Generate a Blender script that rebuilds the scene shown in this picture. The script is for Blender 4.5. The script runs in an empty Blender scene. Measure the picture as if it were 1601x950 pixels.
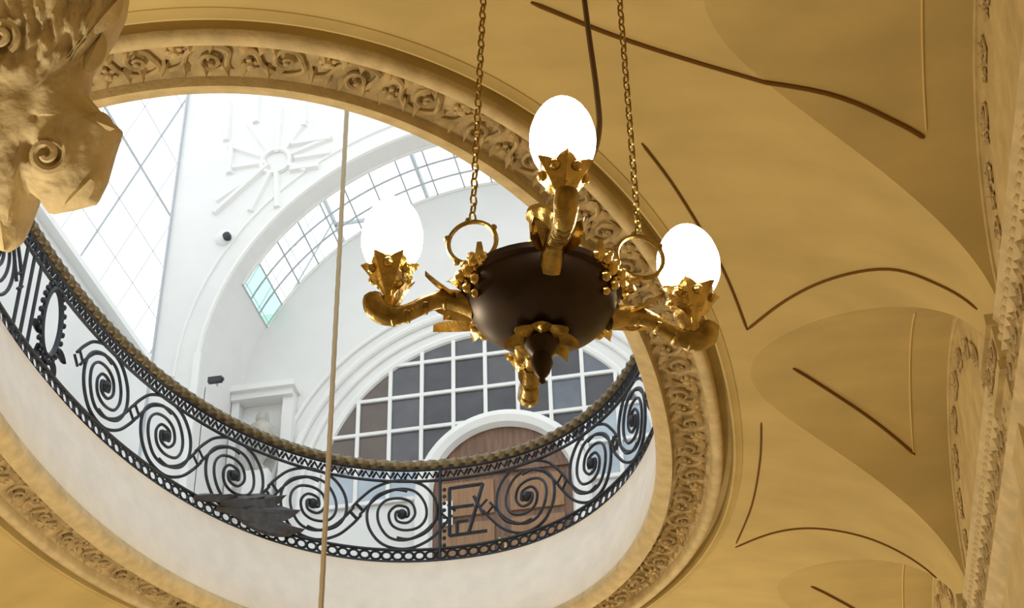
import bpy, bmesh, math, random
from math import pi, sin, cos, sqrt, atan2, hypot, radians
from mathutils import Vector, Matrix, noise
random.seed(7)
S = bpy.context.scene
COL = S.collection

# ------------------------------------------------------------------ camera
F_PX, PITCH, ROLL, YAW, CAMZ = 2400.0, radians(35.456), radians(1.681), radians(10.009), 1.6
Fv = Vector((-sin(YAW)*cos(PITCH), cos(YAW)*cos(PITCH), sin(PITCH)))
R0 = Vector((cos(YAW), sin(YAW), 0)); U0 = R0.cross(Fv)
Rv = R0*cos(ROLL) - U0*sin(ROLL); Uv = U0*cos(ROLL) + R0*sin(ROLL)
cam = bpy.data.cameras.new('camera'); cam.sensor_width = 36.0; cam.lens = 36.0*F_PX/1601.0
cam.clip_start = 0.05; cam.clip_end = 300
co = bpy.data.objects.new('camera', cam); COL.objects.link(co)
CAMROT = Matrix((Rv, Uv, -Fv)).transposed()
co.matrix_world = Matrix.Translation((0, 0, CAMZ)) @ CAMROT.to_4x4()
S.camera = co

# ------------------------------------------------------------------ world, lights, exposure
W = bpy.data.worlds.new('overcast_sky'); S.world = W; W.use_nodes = True
bg = W.node_tree.nodes['Background']; bg.inputs[0].default_value = (0.93, 0.97, 1.0, 1); bg.inputs[1].default_value = 1.8
S.view_settings.view_transform = 'Standard'; S.view_settings.look = 'None'
S.view_settings.gamma = 1; S.view_settings.use_curve_mapping = False
S.view_settings.exposure = 0.0
S.cycles.max_bounces = 8; S.cycles.diffuse_bounces = 4; S.cycles.transparent_max_bounces = 12
def lamp(name, loc, power, col, rad):
    l = bpy.data.lights.new(name, 'POINT'); l.energy = power; l.color = col; l.shadow_soft_size = rad
    o = bpy.data.objects.new(name, l); COL.objects.link(o); o.location = loc; return o
WARM = (1.0, 0.87, 0.60)
# the hall's other hanging lamps (all outside the frame)
lamp('hall_lamp', (-2.4, 15.8, 4.0), 470, WARM, 0.25)
lamp('hall_lamp', (-5.2, 9.6, 3.6), 130, WARM, 0.25)
lamp('hall_lamp', (-4.4, 5.2, 3.2), 380, WARM, 0.25)

# ------------------------------------------------------------------ materials
def mat(name, base, rough=0.6, metal=0.0, var=0.0, scale=4.0, bump=0.0, bscale=30.0, col2=None, stretch=(1,1,1), spec=0.5, detail=4):
    m = bpy.data.materials.new(name); m.use_nodes = True
    nt = m.node_tree; p = nt.nodes['Principled BSDF']
    p.inputs['Base Color'].default_value = (*base, 1); p.inputs['Roughness'].default_value = rough
    p.inputs['Metallic'].default_value = metal; p.inputs['Specular IOR Level'].default_value = spec
    if var or bump:
        tc = nt.nodes.new('ShaderNodeTexCoord'); mp = nt.nodes.new('ShaderNodeMapping'); mp.inputs['Scale'].default_value = stretch
        nt.links.new(tc.outputs['Object'], mp.inputs[0])
    if var:
        n = nt.nodes.new('ShaderNodeTexNoise'); n.inputs['Scale'].default_value = scale; n.inputs['Detail'].default_value = detail
        nt.links.new(mp.outputs[0], n.inputs['Vector'])
        r = nt.nodes.new('ShaderNodeValToRGB')
        c2 = col2 or tuple(c*(1-var) for c in base)
        r.color_ramp.elements[0].position = 0.32; r.color_ramp.elements[1].position = 0.68
        r.color_ramp.elements[0].color = (*c2, 1); r.color_ramp.elements[1].color = (*base, 1)
        nt.links.new(n.outputs['Fac'], r.inputs[0]); nt.links.new(r.outputs[0], p.inputs['Base Color'])
    if bump:
        n2 = nt.nodes.new('ShaderNodeTexNoise'); n2.inputs['Scale'].default_value = bscale; n2.inputs['Detail'].default_value = 5
        nt.links.new(mp.outputs[0], n2.inputs['Vector'])
        b = nt.nodes.new('ShaderNodeBump'); b.inputs['Strength'].default_value = bump; b.inputs['Distance'].default_value = 0.02
        nt.links.new(n2.outputs['Fac'], b.inputs['Height']); nt.links.new(b.outputs[0], p.inputs['Normal'])
    return m
M = {}
M['plaster'] = mat('ochre_plaster', (0.62, 0.485, 0.225), 0.75, var=0.16, scale=1.6, bump=0.12, bscale=14, stretch=(1, 1.8, 1), spec=0.2)
M['ornament'] = mat('ochre_stucco', (0.70, 0.57, 0.35), 0.7, var=0.25, scale=9, bump=0.25, bscale=40, spec=0.25)
M['frieze'] = mat('shade_toned_stucco', (0.64, 0.50, 0.29), 0.75, var=0.45, scale=7, bump=0.3, bscale=35, spec=0.2)  # carving's shade put into the colour: mottled, darker than the plain stucco
M['wallstone'] = mat('warm_stone', (0.66, 0.52, 0.28), 0.75, var=0.25, scale=6, bump=0.25, bscale=25, spec=0.2)
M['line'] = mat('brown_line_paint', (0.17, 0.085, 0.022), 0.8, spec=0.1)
M['paleline'] = mat('pale_line_paint', (0.72, 0.55, 0.27), 0.8, spec=0.1)
M['curb'] = mat('cream_limestone', (0.86, 0.815, 0.755), 0.8, var=0.08, scale=5, bump=0.1, bscale=60, spec=0.2)
M['white'] = mat('white_plaster', (0.86, 0.855, 0.84), 0.8, var=0.04, scale=2, spec=0.2)
M['mullion'] = mat('white_painted_bar', (0.88, 0.88, 0.86), 0.55)
M['greybar'] = mat('grey_glazing_bar', (0.50, 0.53, 0.56), 0.5)
M['iron'] = mat('black_wrought_iron', (0.030, 0.034, 0.045), 0.5, metal=0.35, var=0.4, scale=20)
M['rope'] = mat('bronze_handrail', (0.22, 0.165, 0.085), 0.42, metal=0.5, var=0.45, scale=25)
M['gold'] = mat('gilded_brass', (0.82, 0.60, 0.22), 0.22, metal=1.0, var=0.35, scale=30, bump=0.15, bscale=60)
M['oldgold'] = mat('darkened_brass', (0.56, 0.40, 0.14), 0.30, metal=0.95, var=0.6, scale=22, bump=0.2, bscale=50)
M['bowl'] = mat('dark_patinated_bronze', (0.055, 0.034, 0.030), 0.42, metal=0.55, var=0.4, scale=12)
M['wood'] = mat('brown_wood', (0.24, 0.125, 0.07), 0.5, var=0.45, scale=6, bump=0.1, stretch=(6, 6, 0.6))
M['wood2'] = mat('amber_wood', (0.36, 0.19, 0.085), 0.5, var=0.3, scale=6, stretch=(6, 6, 0.6))
M['dpane'] = [mat('dim_pane_grey', (0.115, 0.115, 0.125), 0.25, var=0.25, scale=3), mat('dim_pane_brown', (0.15, 0.115, 0.095), 0.25, var=0.25, scale=3),
              mat('dim_pane_blue', (0.16, 0.18, 0.22), 0.25, var=0.25, scale=3), mat('dim_pane_charcoal', (0.075, 0.075, 0.085), 0.25, var=0.3, scale=3)]
M['bluepane'] = mat('pale_blue_pane', (0.52, 0.60, 0.68), 0.2, var=0.2, scale=2)
M['floor'] = mat('stone_floor', (0.52, 0.45, 0.34), 0.5, var=0.2, scale=2)
M['cable'] = mat('beige_cable', (0.42, 0.33, 0.20), 0.6)
M['cord'] = mat('brown_cord', (0.10, 0.055, 0.02), 0.6)
M['black'] = mat('black_plastic', (0.02, 0.02, 0.025), 0.4)
M['greystone'] = mat('grey_stone', (0.55, 0.52, 0.46), 0.8, var=0.3, scale=8)
M['leafiron'] = mat('grey_iron_leaf', (0.10, 0.10, 0.11), 0.5, metal=0.4, var=0.4, scale=14)
def glassmat(name, tint, fac):
    m = bpy.data.materials.new(name); m.use_nodes = True; nt = m.node_tree; nt.nodes.clear()
    o = nt.nodes.new('ShaderNodeOutputMaterial'); t = nt.nodes.new('ShaderNodeBsdfTransparent'); g = nt.nodes.new('ShaderNodeBsdfGlossy'); x = nt.nodes.new('ShaderNodeMixShader')
    t.inputs[0].default_value = (*tint, 1); g.inputs['Roughness'].default_value = 0.05; g.inputs['Color'].default_value = (0.9, 0.95, 1, 1)
    x.inputs[0].default_value = fac
    nt.links.new(t.outputs[0], x.inputs[1]); nt.links.new(g.outputs[0], x.inputs[2]); nt.links.new(x.outputs[0], o.inputs[0]); return m
M['glass'] = glassmat('clear_pane', (0.97, 0.985, 0.98), 0.06)
M['greenglass'] = glassmat('green_pane', (0.50, 0.78, 0.68), 0.08)
def emit(name, col, st):
    m = bpy.data.materials.new(name); m.use_nodes = True; nt = m.node_tree; nt.nodes.clear()
    o = nt.nodes.new('ShaderNodeOutputMaterial'); e = nt.nodes.new('ShaderNodeEmission'); e.inputs[0].default_value = (*col, 1); e.inputs[1].default_value = st
    nt.links.new(e.outputs[0], o.inputs[0]); return m
M['bulb'] = emit('lit_opal_glass', (1.0, 0.87, 0.64), 18.0)

# ------------------------------------------------------------------ mesh helpers
class MB:
    def __init__(s): s.v = []; s.f = []
    def add(s, v, f):
        k = len(s.v); s.v += [tuple(p) for p in v]; s.f += [tuple(i+k for i in q) for q in f]; return s
    def grid(s, fn, nu, nv, cu=False, cv=False):
        k = len(s.v)
        for i in range(nu):
            for j in range(nv): s.v.append(tuple(fn(i, j)))
        for i in range(nu if cu else nu-1):
            for j in range(nv if cv else nv-1):
                i2, j2 = (i+1) % nu, (j+1) % nv
                s.f.append((k+i*nv+j, k+i2*nv+j, k+i2*nv+j2, k+i*nv+j2))
        return s
    def box(s, a, b):
        (x0, y0, z0), (x1, y1, z1) = a, b
        return s.add([(x0,y0,z0),(x1,y0,z0),(x1,y1,z0),(x0,y1,z0),(x0,y0,z1),(x1,y0,z1),(x1,y1,z1),(x0,y1,z1)],
                     [(0,3,2,1),(4,5,6,7),(0,1,5,4),(1,2,6,5),(2,3,7,6),(3,0,4,7)])
    def tube(s, pts, r, n=6, closed=False, cap=True, flat=1.0, up=None):
        pts = [Vector(p) for p in pts]; N = len(pts); k = len(s.v)
        rs = r if isinstance(r, (list, tuple)) else [r]*N
        prev = None
        for i in range(N):
            a = pts[i-1] if (i or closed) else pts[0]; b = pts[(i+1) % N] if (i < N-1 or closed) else pts[-1]
            t = (b-a).normalized() if (b-a).length > 1e-9 else Vector((0,0,1))
            if up is not None: x = Vector(up)
            elif prev is None: x = Vector((0,0,1)) if abs(t.z) < 0.9 else Vector((1,0,0))
            else: x = prev
            x = (x - t*x.dot(t)); x = x.normalized() if x.length > 1e-6 else t.orthogonal().normalized()
            prev = x; y = t.cross(x)
            for j in range(n):
                a_ = 2*pi*j/n; s.v.append(tuple(pts[i] + x*cos(a_)*rs[i] + y*sin(a_)*rs[i]*flat))
        for i in range(N if closed else N-1):
            i2 = (i+1) % N
            for j in range(n): s.f.append((k+i*n+j, k+i*n+(j+1) % n, k+i2*n+(j+1) % n, k+i2*n+j))
        if cap and not closed:
            s.f.append(tuple(k+j for j in range(n))[::-1]); s.f.append(tuple(k+(N-1)*n+j for j in range(n)))
        return s
    def lathe(s, prof, n=24, ctr=(0,0,0), lobes=0, amp=0.0):
        def fn(i, j):
            r, z = prof[i]; a = 2*pi*j/n; rr = r*(1+amp*cos(lobes*a)) if lobes else r
            return (ctr[0]+rr*cos(a), ctr[1]+rr*sin(a), ctr[2]+z)
        return s.grid(fn, len(prof), n, cv=True)
    def ball(s, c, r, n=8, m=6):
        rx, ry, rz = r if isinstance(r, (tuple, list)) else (r, r, r)
        return s.grid(lambda i, j: (c[0]+rx*sin(pi*i/m)*cos(2*pi*j/n), c[1]+ry*sin(pi*i/m)*sin(2*pi*j/n), c[2]-rz*cos(pi*i/m)), m+1, n, cv=True)
    def leaf(s, base, tip, width, nrm, thick=0.02, curl=0.0, n=7):
        base, tip, nrm = Vector(base), Vector(tip), Vector(nrm).normalized(); d = tip-base; sd = d.cross(nrm).normalized()
        def fn(i, j):
            t = i/(n-1); wv = width*sin(pi*min(1, t*0.92+0.08))**0.8*(1 if i < n-1 else 0.05)
            q = (-1, -0.5, 0, 0.5, 1)[j]
            return base + d*t + sd*wv*q*0.5 + nrm*(thick*(1-abs(q)*1.3) + curl*t*t)
        return s.grid(fn, n, 5)
    def mesh(s, name, smooth=True, mats=()):
        me = bpy.data.meshes.new(name); me.from_pydata(s.v, [], s.f)
        for m in mats: me.materials.append(m)
        if smooth:
            me.polygons.foreach_set('use_smooth', [True]*len(me.polygons))
            try: me.set_sharp_from_angle(angle=radians(42))
            except Exception: pass
        me.update(); return me
    def build(s, name, m, parent=None, smooth=True, fixn=True):
        me = s.mesh(name, smooth, [m])
        if fixn:
            b = bmesh.new(); b.from_mesh(me); bmesh.ops.remove_doubles(b, verts=b.verts, dist=1e-5); bmesh.ops.recalc_face_normals(b, faces=b.faces); b.to_mesh(me); b.free()
        return link(name, me, parent)
def link(name, me, parent=None, loc=None, mw=None):
    o = bpy.data.objects.new(name, me); COL.objects.link(o)
    if parent is not None: o.parent = parent
    if mw is not None: o.matrix_local = mw
    elif loc is not None: o.location = loc
    return o
def empty(name, loc=(0,0,0), parent=None):
    o = bpy.data.objects.new(name, None); COL.objects.link(o); o.location = loc
    if parent is not None: o.parent = parent
    return o
def tag(o, label=None, cat=None, group=None, kind=None):
    if label: o['label'] = label
    if cat: o['category'] = cat
    if group: o['group'] = group
    if kind: o['kind'] = kind
    return o
def frame(o, x, y, z):   # 4x4 from origin and three axes
    return Matrix(((x[0],y[0],z[0],o[0]),(x[1],y[1],z[1],o[1]),(x[2],y[2],z[2],o[2]),(0,0,0,1)))

# ------------------------------------------------------------------ dimensions of the place
CX, CY, HA, HB, EXPO = -3.107, 9.776, 3.891, 2.400, 2.179      # oculus
SPLAY, ZB, ZT = 0.188, 8.515, 9.664                            # balustrade: set-back, foot, handrail
XW, BAY, CW, VC = 1.427, 3.662, 3.175, 9.318                   # right wall, bay length, vault cell
ZS, ZC, ZH, VR = 6.346, 7.451, 7.600, 2.605                    # springing, cell crown, ceiling, vault radius
XL = 2*CX - XW
Y0, Y1 = VC-3.5*BAY, VC+3.5*BAY
UC = VR*(1-sqrt(1-((ZC-ZS)/(ZH-ZS))**2))
def zmain(x):
    u = min(XW-x, x-XL)
    if u >= VR: return ZH
    return ZS+(ZH-ZS)*sqrt(max(0, 1-(1-max(u, 0)/VR)**2))
def sup(ang, d):
    c, s_ = cos(ang), sin(ang)
    return (CX+(HB+d)*math.copysign(abs(c)**(2/EXPO), c), CY+(HA+d)*math.copysign(abs(s_)**(2/EXPO), s_))
NOV = 4000
class Oval:   # oval offset by d, parametrised by arc length; s=0 at the far end, s grows to the right as seen from below
    def __init__(o, d):
        o.p = [sup(1.5*pi-2*pi*i/NOV, d) for i in range(NOV+1)]
        o.s = [0.0]
        for i in range(NOV): o.s.append(o.s[-1]+hypot(o.p[i+1][0]-o.p[i][0], o.p[i+1][1]-o.p[i][1]))
        o.L = o.s[-1]; o.s0 = o.s[NOV//2]
    def at(o, s):
        import bisect
        t = (s+o.s0) % o.L; i = min(NOV-1, max(0, bisect.bisect_right(o.s, t)-1))
        k = (t-o.s[i])/max(1e-9, o.s[i+1]-o.s[i]); a, b = o.p[i], o.p[i+1]
        tx, ty = b[0]-a[0], b[1]-a[1]; l = hypot(tx, ty); tx /= l; ty /= l
        return (a[0]+(b[0]-a[0])*k, a[1]+(b[1]-a[1])*k), (tx, ty), (ty, -tx) if False else (-ty, tx)   # pos, tangent, outward

# ------------------------------------------------------------------ lower hall shell
fl = MB().box((XL-0.4, Y0, -0.2), (XW+0.4, Y1, 0)).build('floor', M['floor'], smooth=False); tag(fl, 'pale stone floor of the lower hall', kind='structure')
for nm, a, b in (('wall_right', (XW, Y0, 0), (XW+0.4, Y1, 7.62)), ('wall_left', (XL-0.4, Y0, 0), (XL, Y1, 7.62)),
                 ('wall_near', (XL, Y0-0.4, 0), (XW, Y0, 7.9)), ('wall_far', (XL, Y1, 0), (XW, Y1+0.4, 7.9))):
    o = MB().box(a, b).build(nm, M['wallstone'], smooth=False); tag(o, kind='structure')
    if nm == 'wall_right': WR = o
tag(WR, 'warm stone side wall under the vault arches at the right')

# ceiling: central field with the oval cut out
ceil = empty('ceiling'); tag(ceil, 'ochre plaster vault with cross cells around an oval opening', kind='structure')
xe = XW-UC; xm = 2*CX-xe
m = MB(); NA, NR = 240, 22; ya, yb = CY-6.2, CY+6.2
def rim(i):
    a = 2*pi*i/NA; x, y = sup(a, 0.585)
    dx, dy = x-CX, y-CY; k = min((xe-CX)/abs(dx) if dx else 1e9, (6.2)/abs(dy) if dy else 1e9)
    return x, y, CX+dx*k, CY+dy*k
def fld(i, j):
    x, y, X, Y = rim(i); t = j/(NR-1); px, py = x+(X-x)*t, y+(Y-y)*t
    return (px, py, zmain(px))
m.grid(fld, NA, NR, cu=True)
# corners of the rectangle missed by the radial fan
for sx in (1, -1):
    for sy in (1, -1):
        best = [rim(i)[2:] for i in range(NA)]
        cxn, cyn = (xe if sx > 0 else xm), (yb if sy > 0 else ya)
        pts = [p for p in best if (p[0]-CX)*sx > 0 and (p[1]-CY)*sy > 0]
        pa = min([p for p in pts if abs(p[0]-cxn) < 1e-4], key=lambda p: abs(p[1]-cyn)); pb = min([p for p in pts if abs(p[1]-cyn) < 1e-4], key=lambda p: abs(p[0]-cxn))
        m.add([(pa[0], pa[1], zmain(pa[0])), (cxn, cyn, zmain(cxn)), (pb[0], pb[1], zmain(pb[0]))], [(0, 1, 2)])
for (p, q) in ((Y0, ya), (yb, Y1)):
    m.grid(lambda i, j: ((lambda x: (x, p+(q-p)*j/8, zmain(x)))(xm+(xe-xm)*i/40)), 41, 9)
m.build('vault_field', M['plaster'], ceil, fixn=False)
# spandrels between the cells (both sides) and the cells themselves
def aa(a): return ZS+(ZC-ZS)*sin(a), CW/2*cos(a)
def xg(z, side):
    u = VR*(1-sqrt(max(0, 1-((z-ZS)/(ZH-ZS))**2)))
    return XW-u if side > 0 else XL+u
NAI = 36
for side in (1, -1):
    for k in range(-4, 4):
        yf = VC+(k+0.5)*BAY
        lo, hi = (0 if k == -4 else -1), (0 if k == 3 else 1)
        m = MB()
        def sp(i, j):
            z, h = aa(pi/2*i/NAI); g = BAY/2-h; t = lo+(hi-lo)*j/12
            return (xg(z, side), yf+g*t, z)
        m.grid(sp, NAI+1, 13).build('vault_spandrel', M['plaster'], ceil, fixn=False)
    for k in range(-3, 4):
        yc = VC+k*BAY; m = MB()
        xw = XW if side > 0 else XL
        def cl(i, j):
            a = pi*i/(2*NAI); z, h = ZS+(ZC-ZS)*sin(a), CW/2*cos(a)
            return (xw+(xg(z, side)-xw)*j/8, yc-h, z)
        m.grid(cl, 2*NAI+1, 9).build('vault_cell', M['plaster'], ceil, fixn=False)
# lines painted on the vault: (u from wall, y) polylines following the surface
def vz(u, y, cell):
    if not cell: return zmain(XW-u)
    v = (y-VC+BAY/2) % BAY-BAY/2
    return ZS+(ZC-ZS)*sqrt(max(0, 1-(v/(CW/2))**2))
def smoothpts(P, n=6):
    out = []
    for i in range(len(P)-1):
        p0, p1, p2, p3 = P[max(0, i-1)], P[i], P[i+1], P[min(len(P)-1, i+2)]
        for k in range(n):
            t = k/n
            out.append(tuple(0.5*((2*p1[c])+(p2[c]-p0[c])*t+(2*p0[c]-5*p1[c]+4*p2[c]-p3[c])*t*t+(3*p1[c]-p0[c]-3*p2[c]+p3[c])*t**3) for c in range(len(p1))))
    return out+[P[-1]]
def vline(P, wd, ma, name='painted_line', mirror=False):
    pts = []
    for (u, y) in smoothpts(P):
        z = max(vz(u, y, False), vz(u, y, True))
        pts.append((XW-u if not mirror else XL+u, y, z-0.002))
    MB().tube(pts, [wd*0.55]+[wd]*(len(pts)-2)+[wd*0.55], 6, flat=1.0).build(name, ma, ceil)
CELL = [(1.073, -0.023), (0.818, 0.320), (0.514, 0.684), (0.256, 0.988)]
SPA = [(1.359, 1.248), (1.084, 0.834), (0.804, 0.505), (0.481, 0.229), (0.222, 0.148), (0.06, 0.09)]
SPB = [(1.681, 1.007), (1.342, 0.654), (1.031, 0.450), (0.643, 0.344), (0.283, 0.340), (0.06, 0.36)]
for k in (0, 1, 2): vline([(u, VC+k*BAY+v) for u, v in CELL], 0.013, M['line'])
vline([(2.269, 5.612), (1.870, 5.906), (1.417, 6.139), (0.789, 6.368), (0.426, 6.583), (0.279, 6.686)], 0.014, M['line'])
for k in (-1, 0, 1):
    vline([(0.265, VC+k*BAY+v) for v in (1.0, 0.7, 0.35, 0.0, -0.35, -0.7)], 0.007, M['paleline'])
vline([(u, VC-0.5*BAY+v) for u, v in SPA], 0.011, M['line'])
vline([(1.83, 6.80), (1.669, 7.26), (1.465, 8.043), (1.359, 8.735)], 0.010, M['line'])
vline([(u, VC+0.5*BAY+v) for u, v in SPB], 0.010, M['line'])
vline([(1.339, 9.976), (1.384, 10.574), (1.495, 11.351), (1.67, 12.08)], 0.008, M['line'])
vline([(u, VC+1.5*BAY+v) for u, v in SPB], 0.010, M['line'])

# ------------------------------------------------------------------ moulded ring round the oculus
trim = empty('trim_1'); tag(trim, 'carved ochre moulding ring around the oval opening', kind='structure')
OV0 = Oval(0.0)
def sweep(name, prof, ma, par, n=260, closed=True):
    def fn(i, j):
        d, dz = prof[j]; x, y = sup(2*pi*i/n, d)
        return (x, y, zmain(x)+dz)
    return MB().grid(fn, n, len(prof), cu=True).build(name, ma, par, fixn=False)
sweep('inner_band', [(0.0, 0.10), (-0.012, 0.02), (0.0, 0.0), (0.02, -0.022), (0.095, -0.048), (0.11, -0.050), (0.116, -0.02), (0.12, 0.015)], M['ornament'], trim)
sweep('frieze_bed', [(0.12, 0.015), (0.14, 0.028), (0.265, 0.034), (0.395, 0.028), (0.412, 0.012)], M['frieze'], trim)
sweep('outer_torus', [(0.410, 0.014), (0.415, -0.045), (0.430, -0.062), (0.455, -0.068), (0.482, -0.062), (0.498, -0.045), (0.505, -0.012)], M['ornament'], trim)
sweep('outer_cavetto', [(0.503, -0.014), (0.507, 0.075), (0.580, 0.075), (0.583, -0.026), (0.597, -0.030), (0.62, -0.016), (0.65, -0.006), (0.655, 0.006)], M['plaster'], trim)
# carved motifs in the frieze: local x along the ring, y outward, z down (proud)
def spiral(cx, cy, r0, r1, a0, turns, n):
    return [(cx+(r0+(r1-r0)*t)*cos(a0+turns*2*pi*t), cy+(r0+(r1-r0)*t)*sin(a0+turns*2*pi*t)) for t in [i/(n-1) for i in range(n)]]
def motif(var):
    m = MB(); sg = 1 if var % 2 == 0 else -1
    sp1 = spiral(-0.07, 0.02*sg, 0.085, 0.015, sg*pi, -sg*1.4, 22)
    m.tube([(x, y, 0.012+0.02*i/22) for i, (x, y) in enumerate(sp1)], [0.016-0.004*i/21 for i in range(22)], 5)
    stem = smoothpts([(-0.155, 0.02*sg), (-0.17, -0.06*sg), (-0.06, -0.10*sg), (0.05, -0.05*sg), (0.10, 0.05*sg), (0.19, 0.09*sg)], 4)
    m.tube([(x, y, 0.014) for x, y in stem], 0.015, 5)
    m.ball((-0.07, 0.02*sg, 0.03), 0.022, 6, 4)
    rs = random.Random(var)
    for k in range(7):
        t = k/6; x = -0.12+0.30*t; y = (-0.09 if k % 2 else 0.07)*sg+rs.uniform(-.02, .02)
        a = rs.uniform(-0.9, 0.9)+(pi/2 if y > 0 else -pi/2)*0.8
        m.leaf((x, y*0.4, 0.004), (x+0.075*cos(a), y*0.4+0.085*sin(a), 0.012), 0.06, (0, 0, 1), 0.026, 0.012, 5)
    m.ball((0.12, -0.05*sg, 0.018), (0.03, 0.03, 0.025), 7, 4)
    for k in range(5):
        a = 2*pi*k/5; m.ball((0.12+0.035*cos(a), -0.05*sg+0.035*sin(a), 0.012), (0.02, 0.02, 0.016), 5, 3)
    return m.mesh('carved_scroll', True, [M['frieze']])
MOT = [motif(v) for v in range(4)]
OVF = Oval(0.265)
nm_ = 54
for i in range(nm_):
    s = OVF.L*i/nm_; (x, y), t, o_ = OVF.at(s)
    dzdx = (zmain(x+0.05)-zmain(x-0.05))/0.1
    X = Vector((t[0], t[1], dzdx*t[0])).normalized(); Yv = Vector((o_[0], o_[1], dzdx*o_[0])).normalized(); Z = X.cross(Yv).normalized()
    if Z.z > 0: Yv = -Yv; Z = -Z
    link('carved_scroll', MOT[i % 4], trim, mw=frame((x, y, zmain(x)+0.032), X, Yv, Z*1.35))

# ------------------------------------------------------------------ curb of the oculus and gallery floor
def cb(i, j):
    d, z = ((0.0, 7.66), (-0.01, 7.70), (0.03, 7.95), (0.09, 8.25), (SPLAY-0.04, ZB-0.03), (SPLAY-0.05, ZB), (SPLAY+0.5, ZB))[j]
    x, y = sup(2*pi*i/200, d)
    return (x, y, z)
drum = MB().grid(cb, 200, 7, cu=True).build('wall_oculus', M['curb'], fixn=False); tag(drum, 'cream splayed stone curb lining the oval opening', kind='structure')
GX0, GX1, GY0, GY1 = -8.9, 2.7, -1.0, 22.0
def gf(i, j):
    a = 2*pi*i/200; x, y = sup(a, SPLAY+0.45)
    if j == 0: return (x, y, ZB-0.004)
    dx, dy = x-CX, y-CY; k = min(5.8/abs(dx) if dx else 1e9, 12.3/abs(dy) if dy else 1e9)
    return (CX+dx*k, CY+dy*k, ZB-0.004)
gfl = MB().grid(gf, 200, 2, cu=True).build('floor_gallery', M['white'], smooth=False, fixn=False); tag(gfl, 'pale floor of the upper gallery round the opening', kind='structure')

# ------------------------------------------------------------------ upper gallery: walls, glass roof
AX = -3.05; AZ, AR = 11.80, 3.45; YP, YF = 14.70, 16.0
def clip(poly, conv):   # convex clip
    out = poly
    for i in range(len(conv)):
        a, b = conv[i], conv[(i+1) % len(conv)]; inp, out = out, []
        side = lambda p: (b[0]-a[0])*(p[1]-a[1])-(b[1]-a[1])*(p[0]-a[0])
        for j in range(len(inp)):
            p, q = inp[j], inp[(j+1) % len(inp)]; sp_, sq = side(p), side(q)
            if sp_ >= 0: out.append(p)
            if sp_*sq < 0:
                t = sp_/(sp_-sq); out.append((p[0]+(q[0]-p[0])*t, p[1]+(q[1]-p[1])*t))
        if not out: return []
    return out
gw = empty('wall_gallery_side'); tag(gw, 'white side walls of the upper gallery below the glass roof', kind='structure')
MB().box((-8.75, GY0, ZB), (-8.43, GY1, 13.87)).build('wall_panel', M['white'], gw, smooth=False)
MB().box((2.216, GY0, ZB), (2.55, GY1, 13.87)).build('wall_panel', M['white'], gw, smooth=False)
MB().box((-8.75, GY0-0.3, ZB), (2.55, GY0, 18)).build('wall_panel', M['white'], gw, smooth=False)
MB().box((-8.75, GY1, ZB), (2.55, GY1+0.3, 18)).build('wall_panel', M['white'], gw, smooth=False)
MB().box((-8.50, GY0, 13.80), (-8.30, GY1, 13.90)).build('sill', M['mullion'], gw, smooth=False)
# pierced arch wall standing across the gallery
aw = empty('wall_gallery_arch'); tag(aw, 'white arch wall with carved strapwork beside the glass roof', kind='structure')
PX0, PX1, PZ1 = -7.10, 2*AX+7.10, 18.0
m = MB()
def bd(t):   # opening outline, t 0..1 from left foot over the arch to right foot
    L = [(-AR, ZB-AZ), (-AR, -1.5), (-AR, -0.6)]+[(-AR*cos(pi*i/40), AR*sin(pi*i/40)) for i in range(41)]+[(AR, -0.6), (AR, -1.5), (AR, ZB-AZ)]
    return L
OUT = []
for (x, z) in bd(0):
    if z < 0: OUT.append((PX0 if x < 0 else PX1, AZ+z))
    else:
        k = min((PX1-AX)/max(1e-6, abs(x)), (PZ1-AZ)/max(1e-6, z)); OUT.append((AX+x*k, AZ+z*k))
INN = [(AX+x, AZ+z) for x, z in bd(0)]
n = len(INN)
for yy in (YP, YP+0.30):
    m.grid(lambda i, j: (INN[i][0]+(OUT[i][0]-INN[i][0])*j/3, yy, INN[i][1]+(OUT[i][1]-INN[i][1])*j/3), n, 4)
m.grid(lambda i, j: (INN[i][0], YP+0.3*j, INN[i][1]), n, 2)
m.add([(PX0, YP, ZB), (PX0, YP+0.3, ZB), (PX0, YP+0.3, PZ1), (PX0, YP, PZ1)], [(0, 1, 2, 3)])
m.add([(PX1, YP, ZB), (PX1, YP+0.3, ZB), (PX1, YP+0.3, PZ1), (PX1, YP, PZ1)], [(0, 1, 2, 3)])
m.add([(PX0, YP, PZ1), (PX0, YP+0.3, PZ1), (-5.2, YP+0.3, PZ1), (-5.2, YP, PZ1)], [(0, 1, 2, 3)])
m.build('arch_wall', M['white'], aw, smooth=False)
for rr, rad in ((AR+0.03, 0.035), (AR+0.30, 0.022)):
    MB().tube([(AX-rr*cos(pi*i/60), YP-0.005, AZ+rr*sin(pi*i/60)) for i in range(61)], rad, 6).build('archivolt', M['mullion'], aw)
MB().box((PX0-.012, YP-0.04, ZB), (PX0+0.01, YP, PZ1)).build('pier_edge', M['greybar'], aw, smooth=False)
MB().box((-6.55, YP-0.05, ZB), (-6.46, YP, AZ+0.3)).build('pier_edge', M['mullion'], aw, smooth=False)
RC = (-5.72, 15.05)
NB = [0]
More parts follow.
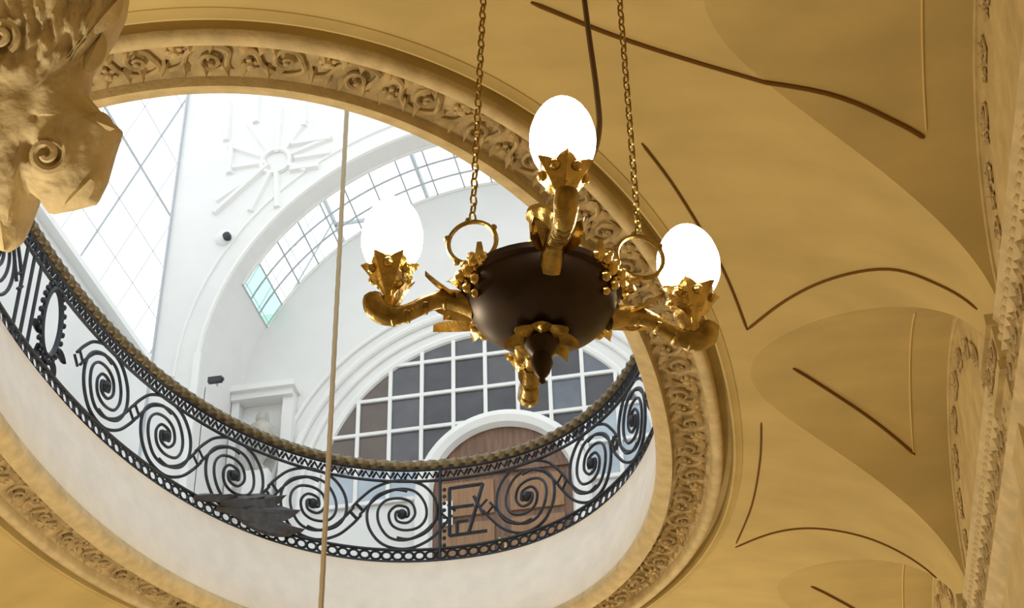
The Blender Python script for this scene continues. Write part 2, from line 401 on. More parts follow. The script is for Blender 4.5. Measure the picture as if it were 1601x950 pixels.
def bar(x0, z0, x1, z1, w=0.05, h=0.05):
    NB[0] += 1; h = .035+.0013*NB[0]; x0 += .003*NB[0] % .02
    d = Vector((x1-x0, 0, z1-z0)).normalized(); q = Vector((-d.z, 0, d.x))*w; a, b = Vector((x0, YP, z0)), Vector((x1, YP, z1)); n_ = Vector((0, -h, 0)); m = MB()
    m.add([a-q, a+q, b+q, b-q, a-q*.5+n_, a+q*.5+n_, b+q*.5+n_, b-q*.5+n_], [(4, 5, 6, 7), (0, 1, 5, 4), (1, 2, 6, 5), (2, 3, 7, 6), (3, 0, 4, 7)]).build('strapwork_bar', M['white'], aw, smooth=False)
for a, L0, L1 in ((90, .15, .95), (60, .2, .75), (120, .2, .85), (150, .2, .8), (180, .15, .6), (215, .15, .95), (250, .2, .85), (275, .15, .8), (20, .2, .8), (0, .25, .75), (-30, .2, .5)):
    a = radians(a); bar(RC[0]+L0*cos(a), RC[1]+L0*sin(a), RC[0]+L1*cos(a), RC[1]+L1*sin(a))
for q in ((-.75, .5, -.75, 1.2), (-.35, .75, -.35, 1.35), (.35, .55, .35, 1.2), (.2, .25, .75, .25), (.2, -.2, .6, -.2), (-.8, -.75, -.1, -.05), (-.65, -.1, -.65, .4)):
    bar(RC[0]+q[0], RC[1]+q[1], RC[0]+q[2], RC[1]+q[3])
MB().tube([(RC[0]+.2*cos(2*pi*i/24), YP-0.01, RC[1]+.2*sin(2*pi*i/24)) for i in range(24)], 0.04, 6, closed=True).build('strapwork_ring', M['white'], aw)
bs = MB(); bs.grid(lambda i, j: (-6.33+(0, .10, .125, .13)[i]*cos(2*pi*j/20), YP-(.05, .04, .02, 0)[i], 13.87+(0, .10, .125, .13)[i]*sin(2*pi*j/20)), 4, 20, cv=True)
bs.build('round_boss', M['white'], aw)
sl = empty('spotlight', (-6.27, YP-0.06, 13.83)); tag(sl, 'small dark spotlight on the round boss of the white arch wall', 'spotlight')
MB().lathe([(0.001, -.03), (.045, -.03), (.055, 0.0), (.05, .05), (.001, .055)], 12).build('housing', M['black'], sl).rotation_euler = (pi/2, 0, 0)
MB().tube([(0, 0.0, 0), (0, .06, 0)], .012, 6).build('bracket', M['greybar'], sl)
cc = empty('security_camera', (-6.2, YP-0.05, 11.62)); tag(cc, 'small black camera mounted low on the white pier', 'camera')
MB().box((-.10, -.08, -.035), (.07, -.02, .035)).build('housing', M['black'], cc, smooth=False)
MB().tube([(-.02, -.03, 0), (-.02, .05, -.02)], .012, 6).build('bracket', M['greybar'], cc)
MB().tube([(.07, -.05, 0), (.09, -.05, 0)], .025, 10).build('lens_hood', M['black'], cc)

# far wall with the arched window
fw = empty('wall_gallery_far'); tag(fw, 'white end wall of the gallery with arched window and door', kind='structure')
m = MB(); pr = [(AX-AR, ZB)]+[(AX-AR*cos(pi*i/48), AZ+AR*sin(pi*i/48)) for i in range(49)]+[(AX+AR, ZB)]
m.add([(x, YF, z) for x, z in pr], [tuple(range(len(pr)))]); m.add([(x, YF+0.2, z) for x, z in pr], [tuple(range(len(pr)))])
m.build('end_wall', M['white'], fw, smooth=False, fixn=False)
MB().box((AX-AR-0.2, YP+0.28, ZB), (AX-AR, YF+0.2, AZ+1.55)).build('side_return', M['white'], fw, smooth=False)
MB().box((AX+AR, YP+0.28, ZB), (AX+AR+0.2, YF+0.2, AZ+1.55)).build('side_return', M['white'], fw, smooth=False)
WX, WZ, WR_ = -3.2, 10.62, 2.115; WB = 10.47
for rr, rad in ((WR_+0.03, .055), (WR_+0.24, .035), (WR_+0.42, .05), (WR_+0.62, .03)):
    pts = [(WX-rr, YF-0.02, WB)]+[(WX-rr*cos(pi*i/60), YF-0.02, WZ+rr*sin(pi*i/60)) for i in range(61)]+[(WX+rr, YF-0.02, WB)]
    MB().tube(pts, rad, 8).build('archivolt', M['mullion'], fw)
MB().box((-6.48, YF-0.28, 12.18), (-5.62, YF, 12.26)).build('entablature', M['mullion'], fw, smooth=False)
MB().box((-6.48, YF-0.22, 12.08), (-5.66, YF, 12.18)).build('entablature', M['white'], fw, smooth=False)
MB().box((-5.80, YF-0.16, ZB), (-5.66, YF, 12.08)).build('pilaster', M['white'], fw, smooth=False)
MB().box((-6.48, YF-0.16, ZB), (-6.38, YF, 12.08)).build('pilaster', M['white'], fw, smooth=False)
win = empty('window_1', (0, 0, 0)); tag(win, 'large arched window of dark panes between white bars', kind='structure')
conv = [(WX+WR_*cos(pi*i/40), WZ+WR_*sin(pi*i/40)) for i in range(41)]+[(WX-WR_, WB), (WX+WR_, WB)]
gx = [-4.826+.41*k for k in range(-2, 11)]; gz = [10.955+.485*k for k in range(-1, 5)]
rp = random.Random(3)
for i in range(len(gx)-1):
    for j in range(len(gz)-1):
        pl = clip([(gx[i], gz[j]), (gx[i+1], gz[j]), (gx[i+1], gz[j+1]), (gx[i], gz[j+1])], conv)
        if len(pl) < 3: continue
        ma = M['bluepane'] if (j == 0 or (i >= 9 and j == 1)) else M['dpane'][(1 if i <= 2 else 0 if i < 4 else (3 if (i+j) % 2 else 2) if i > 7 else 3 if rp.random() < .6 else 0)]
        mm = MB(); mm.add([(x, YF-0.022, z) for x, z in pl], [tuple(range(len(pl)))]); mm.add([(x, YF-0.012, z) for x, z in pl], [tuple(range(len(pl)))[::-1]])
        mm.build('pane', ma, win, smooth=False, fixn=False)
def wspan(c, ax):
    if ax == 'v':
        d = WR_**2-(c-WX)**2
        return (WB, WZ+sqrt(d)) if d > 0 else None
    d = WR_**2-max(0, c-WZ)**2
    return (WX-sqrt(d), WX+sqrt(d)) if d > 0 else None
for x in gx:
    q = wspan(x, 'v')
    if q and q[1]-q[0] > .1: MB().box((x-.024, YF-0.055, q[0]), (x+.024, YF-0.02, q[1])).build('glazing_bar', M['mullion'], win, smooth=False)
for z in gz:
    q = wspan(z, 'h')
    if q: MB().box((q[0], YF-0.056, z-.022), (q[1], YF-0.021, z+.022)).build('glazing_bar', M['mullion'], win, smooth=False)
# door below it
DX, DZ, DR = -2.985, 10.41, 0.86; DY = YF-0.12
door = empty('door_1'); tag(door, 'brown wooden arched double door behind the balustrade', kind='structure')
pts = [(DX-DR-.10, DY-.02, ZB)]+[(DX-(DR+.10)*cos(pi*i/40), DY-.02, DZ+(DR+.10)*sin(pi*i/40)) for i in range(41)]+[(DX+DR+.10, DY-.02, ZB)]
MB().tube(pts, .115, 8).build('arch_frame', M['mullion'], door)
for sx in (-1, 1):
    m = MB(); pl = [(DX, ZB), (DX+sx*DR, ZB)]+[(DX+sx*DR*cos(pi/2*i/16), DZ+DR*sin(pi/2*i/16)) for i in range(17)]
    m.add([(x, DY, z) for x, z in pl], [tuple(range(len(pl)))]); m.add([(x, YF, z) for x, z in pl], [tuple(range(len(pl)))])
    lf = m.build('door_leaf', M['wood'], door, smooth=False)
    for (z0, z1) in ((ZB+.2, 9.3), (9.42, 10.0), (10.1, 10.55)):
        MB().box((DX+sx*.10, DY-.03, z0), (DX+sx*(DR-.12), DY, z1)).build('door_panel', M['wood2'], lf, smooth=False)
    MB().box((DX+sx*.02, DY-.06, 9.5), (DX+sx*.05, DY-.02, 9.75)).build('handle', M['oldgold'], lf, smooth=False)
MB().box((DX-DR, DY-.035, DZ+.22), (DX+DR, DY-.005, DZ+.30)).build('transom', M['wood'], door, smooth=False)
nt_ = MB().box((-3.70, DY-.06, 9.98), (-3.58, DY-.04, 10.30)).build('notice_plate', M['mullion'], door, smooth=False)
# glazed strip of the barrel behind the arch
w2 = empty('window_2'); tag(w2, 'curved band of small clear panes under the white arch', kind='structure')
NSEG = 20; A0, A1 = radians(26), radians(154); YS = [15.0+i*(1.0/3) for i in range(4)]
def bp(a, y, r=AR): return (AX+r*cos(a), y, AZ+r*sin(a))
for i in range(NSEG):
    for j in range(3):
        a, b = A0+(A1-A0)*i/NSEG, A0+(A1-A0)*(i+1)/NSEG
        mm = MB().add([bp(a, YS[j]), bp(b, YS[j]), bp(b, YS[j+1]), bp(a, YS[j+1])], [(0, 1, 2, 3)])
        o = mm.build('pane', M['greenglass'] if i == NSEG-1 else M['glass'], w2, smooth=False, fixn=False)
for i in range(NSEG+1):
    a = A0+(A1-A0)*i/NSEG; MB().tube([bp(a, 15.0), bp(a, 16.0)], .012, 5).build('glazing_bar', M['greybar'], w2)
for y in YS:
    MB().tube([bp(A0+(A1-A0)*i/60, y) for i in range(61)], .014 if y not in (YS[0], YS[-1]) else .03, 5).build('glazing_bar', M['greybar'] if y not in (YS[0], YS[-1]) else M['mullion'], w2)
for a0, a1 in ((0, 26), (154, 180)):
    MB().grid(lambda i, j: bp(radians(a0+(a1-a0)*i/8), 15.0+j), 9, 2).build('haunch', M['white'], fw, fixn=False)
# sloping glass roof at the left, mirrored at the right, flat light on top
def slope(name, lab, sg, ys, fine):
    w = empty(name); tag(w, lab, kind='structure')
    x0 = -8.43 if sg > 0 else 2*CX+8.43
    P = lambda y, z: (x0+sg*0.467*(z-13.87), y, z)
    zs = [13.87+4.13*i/(8 if fine else 3) for i in range((8 if fine else 3)+1)]
    for i in range(len(ys)-1):
        for j in range(len(zs)-1):
            MB().add([P(ys[i], zs[j]), P(ys[i+1], zs[j]), P(ys[i+1], zs[j+1]), P(ys[i], zs[j+1])], [(0, 1, 2, 3)]).build('pane', M['glass'], w, smooth=False, fixn=False)
    for i, y in enumerate(ys): MB().tube([P(y, zs[0]), P(y, zs[-1])], .018 if i % 4 == 1 else .006, 5).build('glazing_bar', M['greybar'], w)
    for j, z in enumerate(zs): MB().tube([P(ys[0], z), P(ys[-1], z)], .018 if j in (0, 3) else .006, 5).build('glazing_bar', M['greybar'], w)
slope('window_3', 'sloping glass roof with thin grey bars at the left', 1, [9.4+.6*i for i in range(22)], True)
slope('window_4', 'sloping glass roof at the near left of the gallery', 1, [-1+2.08*i for i in range(6)], False)
slope('window_5', 'sloping glass roof on the right of the gallery', -1, [-1+2.3*i for i in range(11)], False)
w = empty('window_6'); tag(w, 'flat glass top light over the gallery', kind='structure')
for i in range(4):
    for j in range(10):
        x0, x1 = -6.5+1.7*i, -6.5+1.7*(i+1); y0, y1 = -1+2.3*j, -1+2.3*(j+1)
        MB().add([(x0, y0, 18), (x1, y0, 18), (x1, y1, 18), (x0, y1, 18)], [(0, 1, 2, 3)]).build('pane', M['glass'], w, smooth=False, fixn=False)
for i in range(5): MB().tube([(-6.5+1.7*i, -1, 18), (-6.5+1.7*i, 22, 18)], .04, 5).build('glazing_bar', M['greybar'], w)
for j in range(11): MB().tube([(-6.5, -1+2.3*j, 18), (.3, -1+2.3*j, 18)], .04, 5).build('glazing_bar', M['greybar'], w)
urn = empty('stone_urn', (-6.02, YF-.24, 0)); tag(urn, 'weathered grey stone bust-like urn beside the white pilaster', 'urn')
MB().lathe([(.001, 10.95), (.12, 10.95), (.13, 11.0), (.05, 11.06), (.06, 11.12), (.17, 11.3), (.19, 11.45), (.15, 11.6), (.07, 11.68), (.09, 11.74), (.06, 11.82), (.001, 11.86)], 16, lobes=8, amp=.05).build('body', M['greystone'], urn)
MB().box((-.16, -.1, 10.6), (.16, .20, 10.95)).build('bracket', M['white'], urn, smooth=False)

# ------------------------------------------------------------------ balustrade
bal = empty('balustrade', (0, 0, 0)); tag(bal, 'black wrought iron scroll balustrade with bronze rope handrail around the oval opening', 'balustrade')
OVR = Oval(SPLAY)
SA, SB = -8.6, 6.4
def RP(s, z, off=0.0):
    (x, y), t, o_ = OVR.at(s); return (x+o_[0]*off, y+o_[1]*off, z)
def railbar(name, z, r, ma=None, off=0.0, full=True):
    N = 300
    return MB().tube([RP(-OVR.L/2+OVR.L*i/N, z, off) for i in range(N)], r, 6, closed=True).build(name, ma or M['iron'], bal)
# rope handrail
N = 2000; m = MB()
def rope(i, j):
    s = -OVR.L/2+OVR.L*i/N; (x, y), t, o_ = OVR.at(s); a = 2*pi*j/10
    r = 0.052*(1+0.15*cos(3*a-2*pi*round(OVR.L/0.125)*i/N))
    return (x+o_[0]*cos(a)*r, y+o_[1]*cos(a)*r, ZT+sin(a)*r)
m.grid(rope, N, 10, cu=True, cv=True).build('handrail', M['rope'], bal, fixn=False)
railbar('rail', ZT-.055, .020); railbar('rail', ZT-.19, .018)
railbar('rail', ZB+.165, .018); railbar('rail', ZB+.03, .022)
rg = MB().tube([(.052*cos(2*pi*i/10), 0, .045*sin(2*pi*i/10)) for i in range(10)], .0145, 4, closed=True).mesh('ring_link', True, [M['iron']])
lz = MB().tube([(-.055, 0, -.035), (-.02, 0, .03), (.02, 0, -.03), (.055, 0, .035)], .017, 4).mesh('twist_link', True, [M['iron']])
nn = int((SB-SA)/.112)
for i in range(nn):
    s = SA+.112*(i+.5); (x, y), t, o_ = OVR.at(s)
    X, Yv, Z = (t[0], t[1], 0), (o_[0], o_[1], 0), (0, 0, 1)
    link('ring_link', rg, bal, mw=frame((x, y, ZB+.098), X, Yv, Z))
    link('twist_link', lz, bal, mw=frame((x, y, ZT-.122), X, Yv, Z))
ZM = ZB+.575
SC1 = [(-.52, .04), (-.42, .17), (-.27, .31), (-.05, .395), (.19, .35), (.335, .18), (.36, -.03), (.27, -.20), (.09, -.285), (-.05, -.27)]
SC2 = [(-.44, -.04), (-.345, .09), (-.22, .215), (-.04, .295), (.13, .265), (.235, .12), (.25, -.04), (.17, -.155), (.02, -.185), (-.10, -.13), (-.135, 0), (-.06, .095), (.05, .075), (.065, -.02), (.0, -.035)]
def scroll(sc, dr, half=0.48):
    m = MB(); k = half/.48
    for rot in (1, -1):
        for P, th in ((SC1, .0165), (SC2, .0155)):
            m.tube([RP(sc+dr*rot*x*k, ZM+rot*z) for x, z in smoothpts(P, 5)], th, 5)
        for q in (-.045, .045):
            m.tube([RP(sc+dr*rot*(-.52+q*.8)*k, ZM+rot*(.04+q)), RP(sc+dr*rot*(-.44+q*.8)*k, ZM+rot*(-.04+q))], .014, 4)
    m.ball(RP(sc, ZM), .055, 8, 6)
    return m.build('scroll', M['iron'], bal, fixn=False)
for sc in (-4.365, -3.40, -2.446, -1.50, -.555): scroll(sc, 1)
for sc in (.80, 1.72, 2.60, 3.5, 4.4): scroll(sc, -1, .46)
for sc in (-6.5, -7.45, -8.4): scroll(sc, -1)
# oval medallion with beads, double posts
for smed in (-5.37, 5.38):
    m = MB(); pts = [RP(smed+.155*cos(2*pi*i/40), ZM+.03+.33*sin(2*pi*i/40)) for i in range(40)]
    m.tube(pts, .026, 6, closed=True)
    for i in range(26):
        a = 2*pi*i/26; m.ball(RP(smed+.205*cos(a), ZM+.03+.385*sin(a)), .027, 6, 4)
    for i in range(5):
        a = radians(200+35*i); m.leaf(RP(smed+.15*cos(a), ZM-.05+.3*sin(a)), RP(smed+.36*cos(a), ZM-.02+.46*sin(a)), .12, (OVR.at(smed)[2][0], OVR.at(smed)[2][1], 0), .02)
    for i in range(3):
        a = radians(60+30*i); m.leaf(RP(smed+.15*cos(a), ZM+.1+.28*sin(a)), RP(smed+.25*cos(a), ZM+.06+.40*sin(a)), .10, (OVR.at(smed)[2][0], OVR.at(smed)[2][1], 0), .02)
    m.build('medallion', M['iron'], bal, fixn=False)
for sp_ in (-5.70, -5.84, -5.98, -.16, 5.70, 5.86):
    m = MB().tube([RP(sp_, ZB+.03), RP(sp_, ZT-.06)], .018, 6)
    if sp_ == -.16:
        for i in range(9): m.ball(RP(sp_+.045, ZB+.2+.08*i), .022, 6, 4)
    m.build('post', M['iron'], bal)
m = MB()
for a, b in (((-.06, .85), (.30, .85)), ((-.06, .85), (-.06, .30)), ((-.06, .62), (.20, .62)), ((.20, .72), (.30, .5)), ((.30, .85), (.14, .3)), ((-.06, .30), (.34, .30)), ((.14, .45), (.02, .45)), ((.02, .45), (.02, .30))):
    m.tube([RP(a[0], ZB+a[1]), RP(b[0], ZB+b[1])], .020, 5)
m.build('key_bracket', M['iron'], bal)
# iron acanthus spray at the foot of the rail
m = MB(); o_ = OVR.at(-2.2)[2]; rr = random.Random(5)
for i in range(9):
    s0_ = -2.95+.10*i; L = rr.uniform(.26, .38)
    m.leaf(RP(s0_, ZB+.12+.03*(i % 3), -.01), RP(s0_+L, ZB+.27+.05*(i % 3)-.02*i*.3, -.03), .09, (-o_[0], -o_[1], .3), .03, .01)
for (sa, za, sb, zb_, wd) in ((-2.35, .05, -1.62, .10, .22), (-2.35, .10, -1.68, .30, .26), (-2.45, .12, -1.85, .42, .22), (-2.3, .02, -1.75, .02, .16), (-2.6, .1, -2.1, .32, .16), (-2.5, .06, -1.9, .20, .2)):
    m.leaf(RP(sa, ZB+za+.11, -.01), RP(sb, ZB+zb_+.10, -.03), wd, (-o_[0], -o_[1], .3), .04, .02, 9)
m.build('acanthus_spray', M['leafiron'], bal, fixn=False)

# ------------------------------------------------------------------ right wall: cornice, beads, carved relief
trm = empty('trim_2'); tag(trm, 'carved cornice and relief running along the right wall', kind='structure')
prof = [(0, 0.02), (.05, .0), (.06, -.03), (.035, -.06), (.02, -.09), (.02, -.17), (.035, -.19), (.05, -.21), (.035, -.24), (.012, -.26), (.012, -.50), (.03, -.52), (.06, -.56), (.08, -.60), (.05, -.64), (.02, -.68), (0, -.70)]
yy0, yy1 = 2.0, Y1
MB().grid(lambda i, j: (XW-prof[j][0], (yy0, yy1)[i], ZS-.02+prof[j][1]), 2, len(prof)).build('cornice', M['ornament'], trm, fixn=False)
bd_ = MB().ball((0, 0, 0), (.03, .036, .03), 8, 5).mesh('bead', True, [M['ornament']])
for i in range(110): link('bead', bd_, trm, loc=(XW-.025, 4.6+.085*i, ZS-.155))
ZX = Vector((-1, 0, 0))
for i in range(26):
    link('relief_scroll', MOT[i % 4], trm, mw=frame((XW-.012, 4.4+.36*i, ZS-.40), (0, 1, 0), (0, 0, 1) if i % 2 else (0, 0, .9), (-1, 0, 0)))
for k in range(-1, 3):
    yc = VC+k*BAY
    for i in range(9):
        a = pi*(i+.5)/9; q = .72
        p = (XW-.004, yc-q*CW/2*cos(a), ZS+q*(ZC-ZS)*sin(a)+.03); tt = Vector((0, sin(a)*CW, cos(a)*(ZC-ZS)*2)).normalized()
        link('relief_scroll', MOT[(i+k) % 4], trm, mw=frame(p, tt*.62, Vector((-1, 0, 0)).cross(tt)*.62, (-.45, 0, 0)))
    pts = [(XW-.004, yc-.93*CW/2*cos(pi*i/40), ZS+.93*(ZC-ZS)*sin(pi*i/40)) for i in range(41)]
    MB().tube(pts, .016, 6).build('arch_moulding', M['wallstone'], trm)
    yf = VC+(k-.5)*BAY
    m = MB(); m.box((XW-.07, yf-.24, ZS-.30), (XW, yf+.24, ZS-.015)); m.box((XW-.05, yf-.20, 2.0), (XW, yf+.20, ZS-.30))
    m.build('pilaster', M['wallstone'], trm, smooth=False)
    m = MB(); m.box((XW-.10, yf-.27, ZS-.08), (XW, yf+.27, ZS-.012)); m.box((XW-.085, yf-.255, ZS-.36), (XW, yf+.255, ZS-.30))
    m.build('capital', M['wallstone'], trm, smooth=False)
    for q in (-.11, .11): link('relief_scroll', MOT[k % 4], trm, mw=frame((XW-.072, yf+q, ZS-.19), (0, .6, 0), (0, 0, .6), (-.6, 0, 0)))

# ------------------------------------------------------------------ hanging cable through the oculus
cb_ = empty('hanging_cable', (-2.925, 9.0, 3.0)); tag(cb_, 'thin beige cable hanging straight down through the oval opening', 'cable')
pts = []
for i in range(260):
    z = 15.0*i/259; a = z*40; pts.append((.0012*cos(a), .0012*sin(a), z))
MB().tube(pts, .019, 6).build('rope_strand', M['cable'], cb_)
MB().lathe([(.001, 14.95), (.06, 14.96), (.06, 15.0), (.001, 15.0)], 12).build('ceiling_rose', M['greybar'], cb_)
MB().lathe([(.001, -.12), (.035, -.10), (.045, -.03), (.02, .0), (.001, .01)], 12).build('end_weight', M['oldgold'], cb_)

# ------------------------------------------------------------------ chandelier
CH = Vector((-0.439, 2.885, 3.71))
ch = empty('chandelier', CH); ch.rotation_euler = (0, radians(1.5), YAW)
tag(ch, 'gilded brass chandelier with dark bronze bowl and glowing egg-shaped lamps on chains', 'chandelier')
prof = [(.001, .035), (.06, .035), (.12, .025), (.165, .012), (.180, .012), (.190, .004), (.188, -.010), (.178, -.016)]
prof += [(.178*cos(pi/2*i/10), -.016-.118*sin(pi/2*i/10)) for i in range(1, 10)]+[(.001, -.134)]
MB().lathe(prof, 48).build('bowl', M['bowl'], ch)
m = MB().lathe([(.001, .03), (.045, .035), (.05, .05), (.028, .07), (.024, .12), (.034, .14), (.026, .155), (.028, .215), (.036, .225), (.034, .24), (.001, .24)], 20)
m.build('stem', M['oldgold'], ch)
# nadir rosette and drop
m = MB()
for i in range(8):
    a = 2*pi*i/8; m.leaf((.015*cos(a), .015*sin(a), -.137), (.085*cos(a), .085*sin(a), -.128), .055, (0, 0, -1), .014, .018)
m.build('rosette', M['oldgold'], ch, fixn=False)
MB().lathe([(.001, -.125), (.03, -.13), (.042, -.145), (.034, -.165), (.022, -.18), (.026, -.20), (.018, -.225), (.007, -.24), (.009, -.25), (.001, -.256)], 16).build('finial', M['bowl'], ch)
# arms
AP = [(.150, -.045), (.185, -.030), (.225, -.022), (.262, -.032), (.295, -.052), (.330, -.068), (.362, -.066), (.385, -.046), (.394, -.016)]
AZD = [17, 95, 181, 278]
def arm_mesh():
    m = MB(); P = smoothpts(AP, 5); n = len(P)
    rads = [(.030-.010*min(1, i/(n*.35)) + .012*max(0, (i/n-.5))*2*(1-max(0, (i/n-.85))/.15*.8)) for i in range(n)]
    m.tube([(x, 0, z) for x, z in P], rads, 10)
    for i in range(12):
        t = .12+.07*i; x, z = P[min(n-1, int(t*n))]
        if i % 2 == 0: m.ball((x, 0, z-.010), (.010, .024, .016), 6, 4)
    m.leaf((.345, 0, -.05), (.315, 0, .02), .06, (-1, 0, .5), .012, .01)
    m.leaf((.20, .02, -.03), (.27, .05, .0), .05, (0, .6, 1), .01, .01); m.leaf((.20, -.02, -.03), (.27, -.05, .0), .05, (0, -.6, 1), .01, .01)
    return m.mesh('arm', True, [M['oldgold']])
ARM = arm_mesh()
m = MB().lathe([(.010, -.055), (.016, -.035), (.012, -.01), (.020, .006), (.030, .016), (.024, .024), (.034, .036), (.044, .055), (.048, .075), (.042, .088), (.039, .080), (.030, .05), (.001, .045)], 30, lobes=6, amp=.10)
for i in range(6):
    a = 2*pi*i/6; m.leaf((.018*cos(a), .018*sin(a), .012), (.058*cos(a), .058*sin(a), .085), .058, (cos(a), sin(a), -.6), .010, .006); m.ball((.047*cos(a+.5), .047*sin(a+.5), .052), .013, 7, 5)
CUP = m.mesh('flower_cup', True, [M['gold']])
BUL = MB().grid(lambda i, j: ((lambda th: (.074*sin(th)*(1-.13*cos(pi-th)*-1 if False else 1)*(1+.10*cos(th))*cos(2*pi*j/24), .074*sin(th)*(1+.10*cos(th))*sin(2*pi*j/24), .168-.108*cos(th)))(pi*i/18)), 19, 24, cv=True).mesh('lamp_globe', True, [M['bulb']])
for d in AZD:
    a = radians(d); mw = Matrix.Rotation(a, 4, 'Z') @ Matrix.Diagonal((1.065 if d == 17 else 1.0, 1, 1, 1))
    ao = link('arm', ARM, ch, mw=mw)
    link('flower_cup', CUP, ao, loc=(.357, 0, 0)); link('lamp_globe', BUL, ao, loc=(.357, 0, 0))
# diagonal leaf sprays
m = MB(); m.leaf((.165, 0, -.03), (.315, 0, .012), .045, (0, 0, -1), .016, -.01)
m.leaf((.165, .02, -.02), (.24, .06, -.01), .045, (0, 0, -1), .012); m.leaf((.165, -.02, -.02), (.24, -.06, -.01), .045, (0, 0, -1), .012)
for q in ((.18, 0, -.01, .022), (.20, .03, .0, .018), (.20, -.03, .0, .018), (.165, .045, .0, .016), (.165, -.045, .0, .016), (.175, .02, -.045, .014), (.175, -.02, -.045, .014)): m.ball(q[:3], q[3], 8, 6)
SPR = m.mesh('leaf_spray', True, [M['gold']])
for d in (33, 147): link('leaf_spray', SPR, ch, mw=Matrix.Rotation(radians(d), 4, 'Z'))
m = MB()
for q in ((.185, 0, .0, .02), (.19, .035, .004, .017), (.19, -.035, .004, .017), (.18, .06, .0, .013), (.18, -.06, .0, .013), (.18, .02, -.035, .014), (.18, -.02, -.035, .014), (.17, .0, -.06, .011), (.19, .018, .025, .012), (.19, -.018, .025, .012)): m.ball(q[:3], q[3], 8, 6)
for q in (-1, 1): m.leaf((.178, .02*q, -.01), (.20, .085*q, .02), .035, (1, 0, -.4), .01)
ROS = m.mesh('leaf_cluster', True, [M['gold']])
for d in (208, 330): link('leaf_cluster', ROS, ch, mw=Matrix.Rotation(radians(d), 4, 'Z'))
# suspension rings
HOOK = Vector((0, 0, 7.50-CH.z))
def hoop():
    m = MB().tube([(.058*cos(2*pi*i/28), 0, .062*sin(2*pi*i/28)) for i in range(28)], .0062, 6, closed=True)
    for a in (35, 100, 165, 235): m.ball((.063*cos(radians(a)), 0, .067*sin(radians(a))), .009, 6, 4)
    return m.mesh('suspension_ring', True, [M['oldgold']])
HP = hoop()
RINGS = [((-.163, -.03, .125), -8), ((.238, .02, .115), 12), ((.02, .15, .09), 85)]
for (p, tw) in RINGS[:2]:
    ro = link('suspension_ring', HP, ch, mw=Matrix.Translation(p) @ Matrix.Rotation(radians(tw), 4, 'Z'))
    q = Vector(p); b = Vector((q.x*.93 if q.x < 0 else .185, q.y, .0)); 
    m = MB().tube([b, (b+q)/2+Vector((0, 0, -.02)), q-Vector((0, 0, .062))], [.012, .008, .007], 6)
    for i in range(5):
        a = 2*pi*i/5; m.ball((b.x+.026*cos(a), b.y+.02*sin(a)-.012, b.z+.012), .013, 6, 4)
    m.build('ring_bracket', M['gold'], ch)
LK = MB().tube([((.0085 if 1 else 0)*cos(2*pi*i/10), 0, .0165*sin(2*pi*i/10)) for i in range(10)], .0032, 4, closed=True).mesh('chain_link', True, [M['oldgold']])
for (p, tw) in RINGS[:2]:
    st = Vector(p)+Vector((0, 0, .062)); d = HOOK+Vector((-.09 if p[0] < 0 else .17, 0, 0))-st; L = d.length; d.normalize()
    X = Vector((1, 0, 0)); X = (X-d*X.dot(d)).normalized(); Yv = d.cross(X)
    chn = empty('chain', (0, 0, 0), ch); n = int(L/.0265)
    for i in range(n):
        a = radians(38+ (90 if i % 2 else 0)); x_ = X*cos(a)+Yv*sin(a); y_ = d.cross(x_)
        link('chain_link', LK, chn, mw=frame(st+d*(L*(i+.5)/n), x_, y_, d))
m = MB().lathe([(.001, -.05), (.02, -.05), (.03, -.02), (.20, .01), (.22, .12), (.001, .12)], 24, ctr=(HOOK.x+.04, HOOK.y, HOOK.z)); m.build('ceiling_hook', M['oldgold'], ch)
cp = smoothpts([(0, 0, .23), (.02, .0, .29), (.06, .01, .345), (.125, .02, .42), (.152, .02, .52), (.150, .02, .66), (.128, .02, .98), (.08, .02, 1.8), (.03, .01, 2.9), (.01, 0, HOOK.z-.02)], 10)
MB().tube(cp, .0075, 6).build('power_cord', M['cord'], ch)

# ------------------------------------------------------------------ carved stone console at the upper left
CO = Vector((0, 0, CAMZ)) + (Fv + Rv*((60-800.5)/F_PX) - Uv*((170-475)/F_PX))*6.9
K = 6.9/F_PX
OUTL = [(205, -40), (196, 20), (170, 62), (142, 100), (136, 150), (160, 178), (191, 205), (178, 245), (166, 288), (150, 320), (112, 330), (78, 336), (72, 318), (56, 308), (42, 318), (38, 352), (30, 384), (10, 396), (-25, 385), (-110, 320), (-150, 200), (-160, 60), (-150, -120), (-60, -170), (80, -180), (190, -150)]
pl = [((x-60), -(y-170)) for x, y in OUTL]
def edge(a):   # distance from centre to outline in direction a
    c, s_ = cos(a), sin(a); best = 0
    for i in range(len(pl)):
        (x1, y1), (x2, y2) = pl[i], pl[(i+1) % len(pl)]
        den = c*(y2-y1)-s_*(x2-x1)
        if abs(den) < 1e-9: continue
        t = (x1*(y2-y1)-y1*(x2-x1))/den; u = (x1*s_-y1*c)/den*-1
        u = ((c*t-x1)*(x2-x1)+(s_*t-y1)*(y2-y1))/((x2-x1)**2+(y2-y1)**2)
        if t > 0 and -1e-6 <= u <= 1+1e-6: best = max(best, t)
    return best
PITS = [(72-60, 170-240, 17, .10), (106-60, 170-252, 9, .06), (42-60, 170-60, 18, .11), (20-60, 170-82, 14, .08), (150-60, 170-140, 8, .04), (70-60, 170-95, 9, .03), (78-60, 170-192, 6, .02), (10-60, 170-95, 12, .035), (125-60, 170-88, 7, .025), (92-60, 170-66, 6, .02), (2-60, 170-268, 10, .03), (60-60, 170-318, 14, .03)]
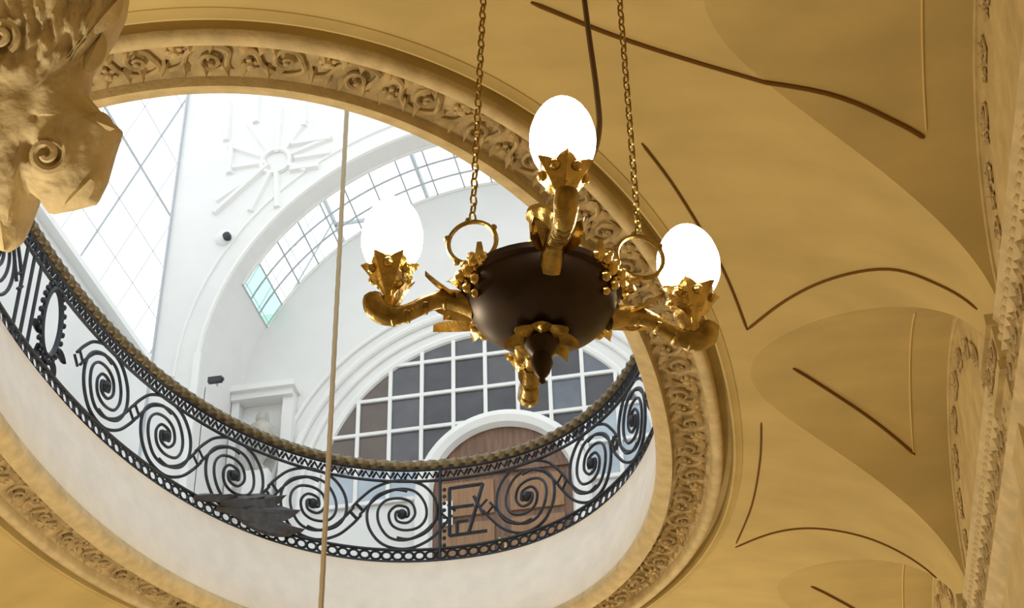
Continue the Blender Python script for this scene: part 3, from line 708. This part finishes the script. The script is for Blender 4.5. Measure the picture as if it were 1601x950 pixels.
def relief(x, y):
    h = 0
    for px, py, r, d in PITS: h -= d*math.exp(-((x-px)**2+(y-py)**2)/(r*r))
    dv = hypot(x-(100-60), y-(170-250)); h += .03*math.exp(-((dv-27)/8)**2)                 # volute rim
    kk = .30+.70*min(1, max(0, (y+5)/70)); kk = max(kk, .8*math.exp(-(hypot(x-25, y+130)/40)**2))
    cr = min(1, hypot(x, y)/70)**2
    h += kk*(.040*noise.noise(Vector((x*.03, y*.03, 2)))+.020*cr*noise.noise(Vector((x*.075, y*.075, 5)))+.012*cr*noise.noise(Vector((x*.15, y*.15, 9))))
    if y > 20: h += .014*cr*sin(x*.26+1.6*sin(y*.045+x*.03))*min(1, (y-20)/60)                            # carved strands
    h += .02*math.exp(-((x-y*.1-40)/14)**2)*(1 if y > -20 else 0)
    return h
NAG, NRG = 200, 120; EDG = [edge(2*pi*i/NAG) for i in range(NAG)]
def cart(i, j):
    t = j/(NRG-1); back = 0
    if t <= .62: q = t/.62
    else: q = 1-(t-.62)/.38; back = 1
    r = EDG[i]*q; a = 2*pi*i/NAG; x, y = r*cos(a), r*sin(a)
    if not back: z = .24*sqrt(max(0, 1-q**3.2))+relief(x, y)*min(1, (1-q)*5)
    else: z = -.30*sqrt(max(0, 1-q**2))
    return (x*K, y*K, z)
con = link('carved_console', None, mw=Matrix.Translation(CO) @ CAMROT.to_4x4()); tag(con, 'weathered tan stone console with scroll carving overhanging the opening at upper left', 'carving')
MB().grid(cart, NAG, NRG, cu=True).build('body', M['ornament'], con)
def pt(x, y, z): return ((x-60)*K, -(y-170)*K, z)
sp1 = spiral(100, 250, 32, 5, radians(-70), 1.6, 40)
MB().tube([pt(x, y, .235+.05*i/40) for i, (x, y) in enumerate(sp1)], [.022-.008*i/40 for i in range(40)], 6).build('volute', M['ornament'], con)
sp1 = spiral(30, 70, 26, 5, radians(60), -1.4, 30)
MB().tube([pt(x, y, .235+.03*i/30) for i, (x, y) in enumerate(sp1)], .018, 6).build('volute', M['ornament'], con)
for bx, by, tx, ty, wd in ((20, 330, 22, 392, .10), (150, 120, 172, 60, .09), (160, 60, 200, 5, .09), (120, 150, 130, 60, .07), (100, 120, 108, 30, .07), (80, 150, 74, 60, .07), (160, 285, 110, 328, .09), (150, 190, 188, 205, .10)):
    m = MB().leaf(pt(bx, by, .16), pt(tx, ty, .10), wd, (0, 0, 1), .035, .0, 8); m.build('carved_leaf', M['ornament'], con, fixn=False)
MB().tube([pt(20, 20, 0), pt(15, -140, -.1), pt(10, -285, -.2)], [.40, .36, .34], 14).build('corbel_stem', M['ornament'], con)
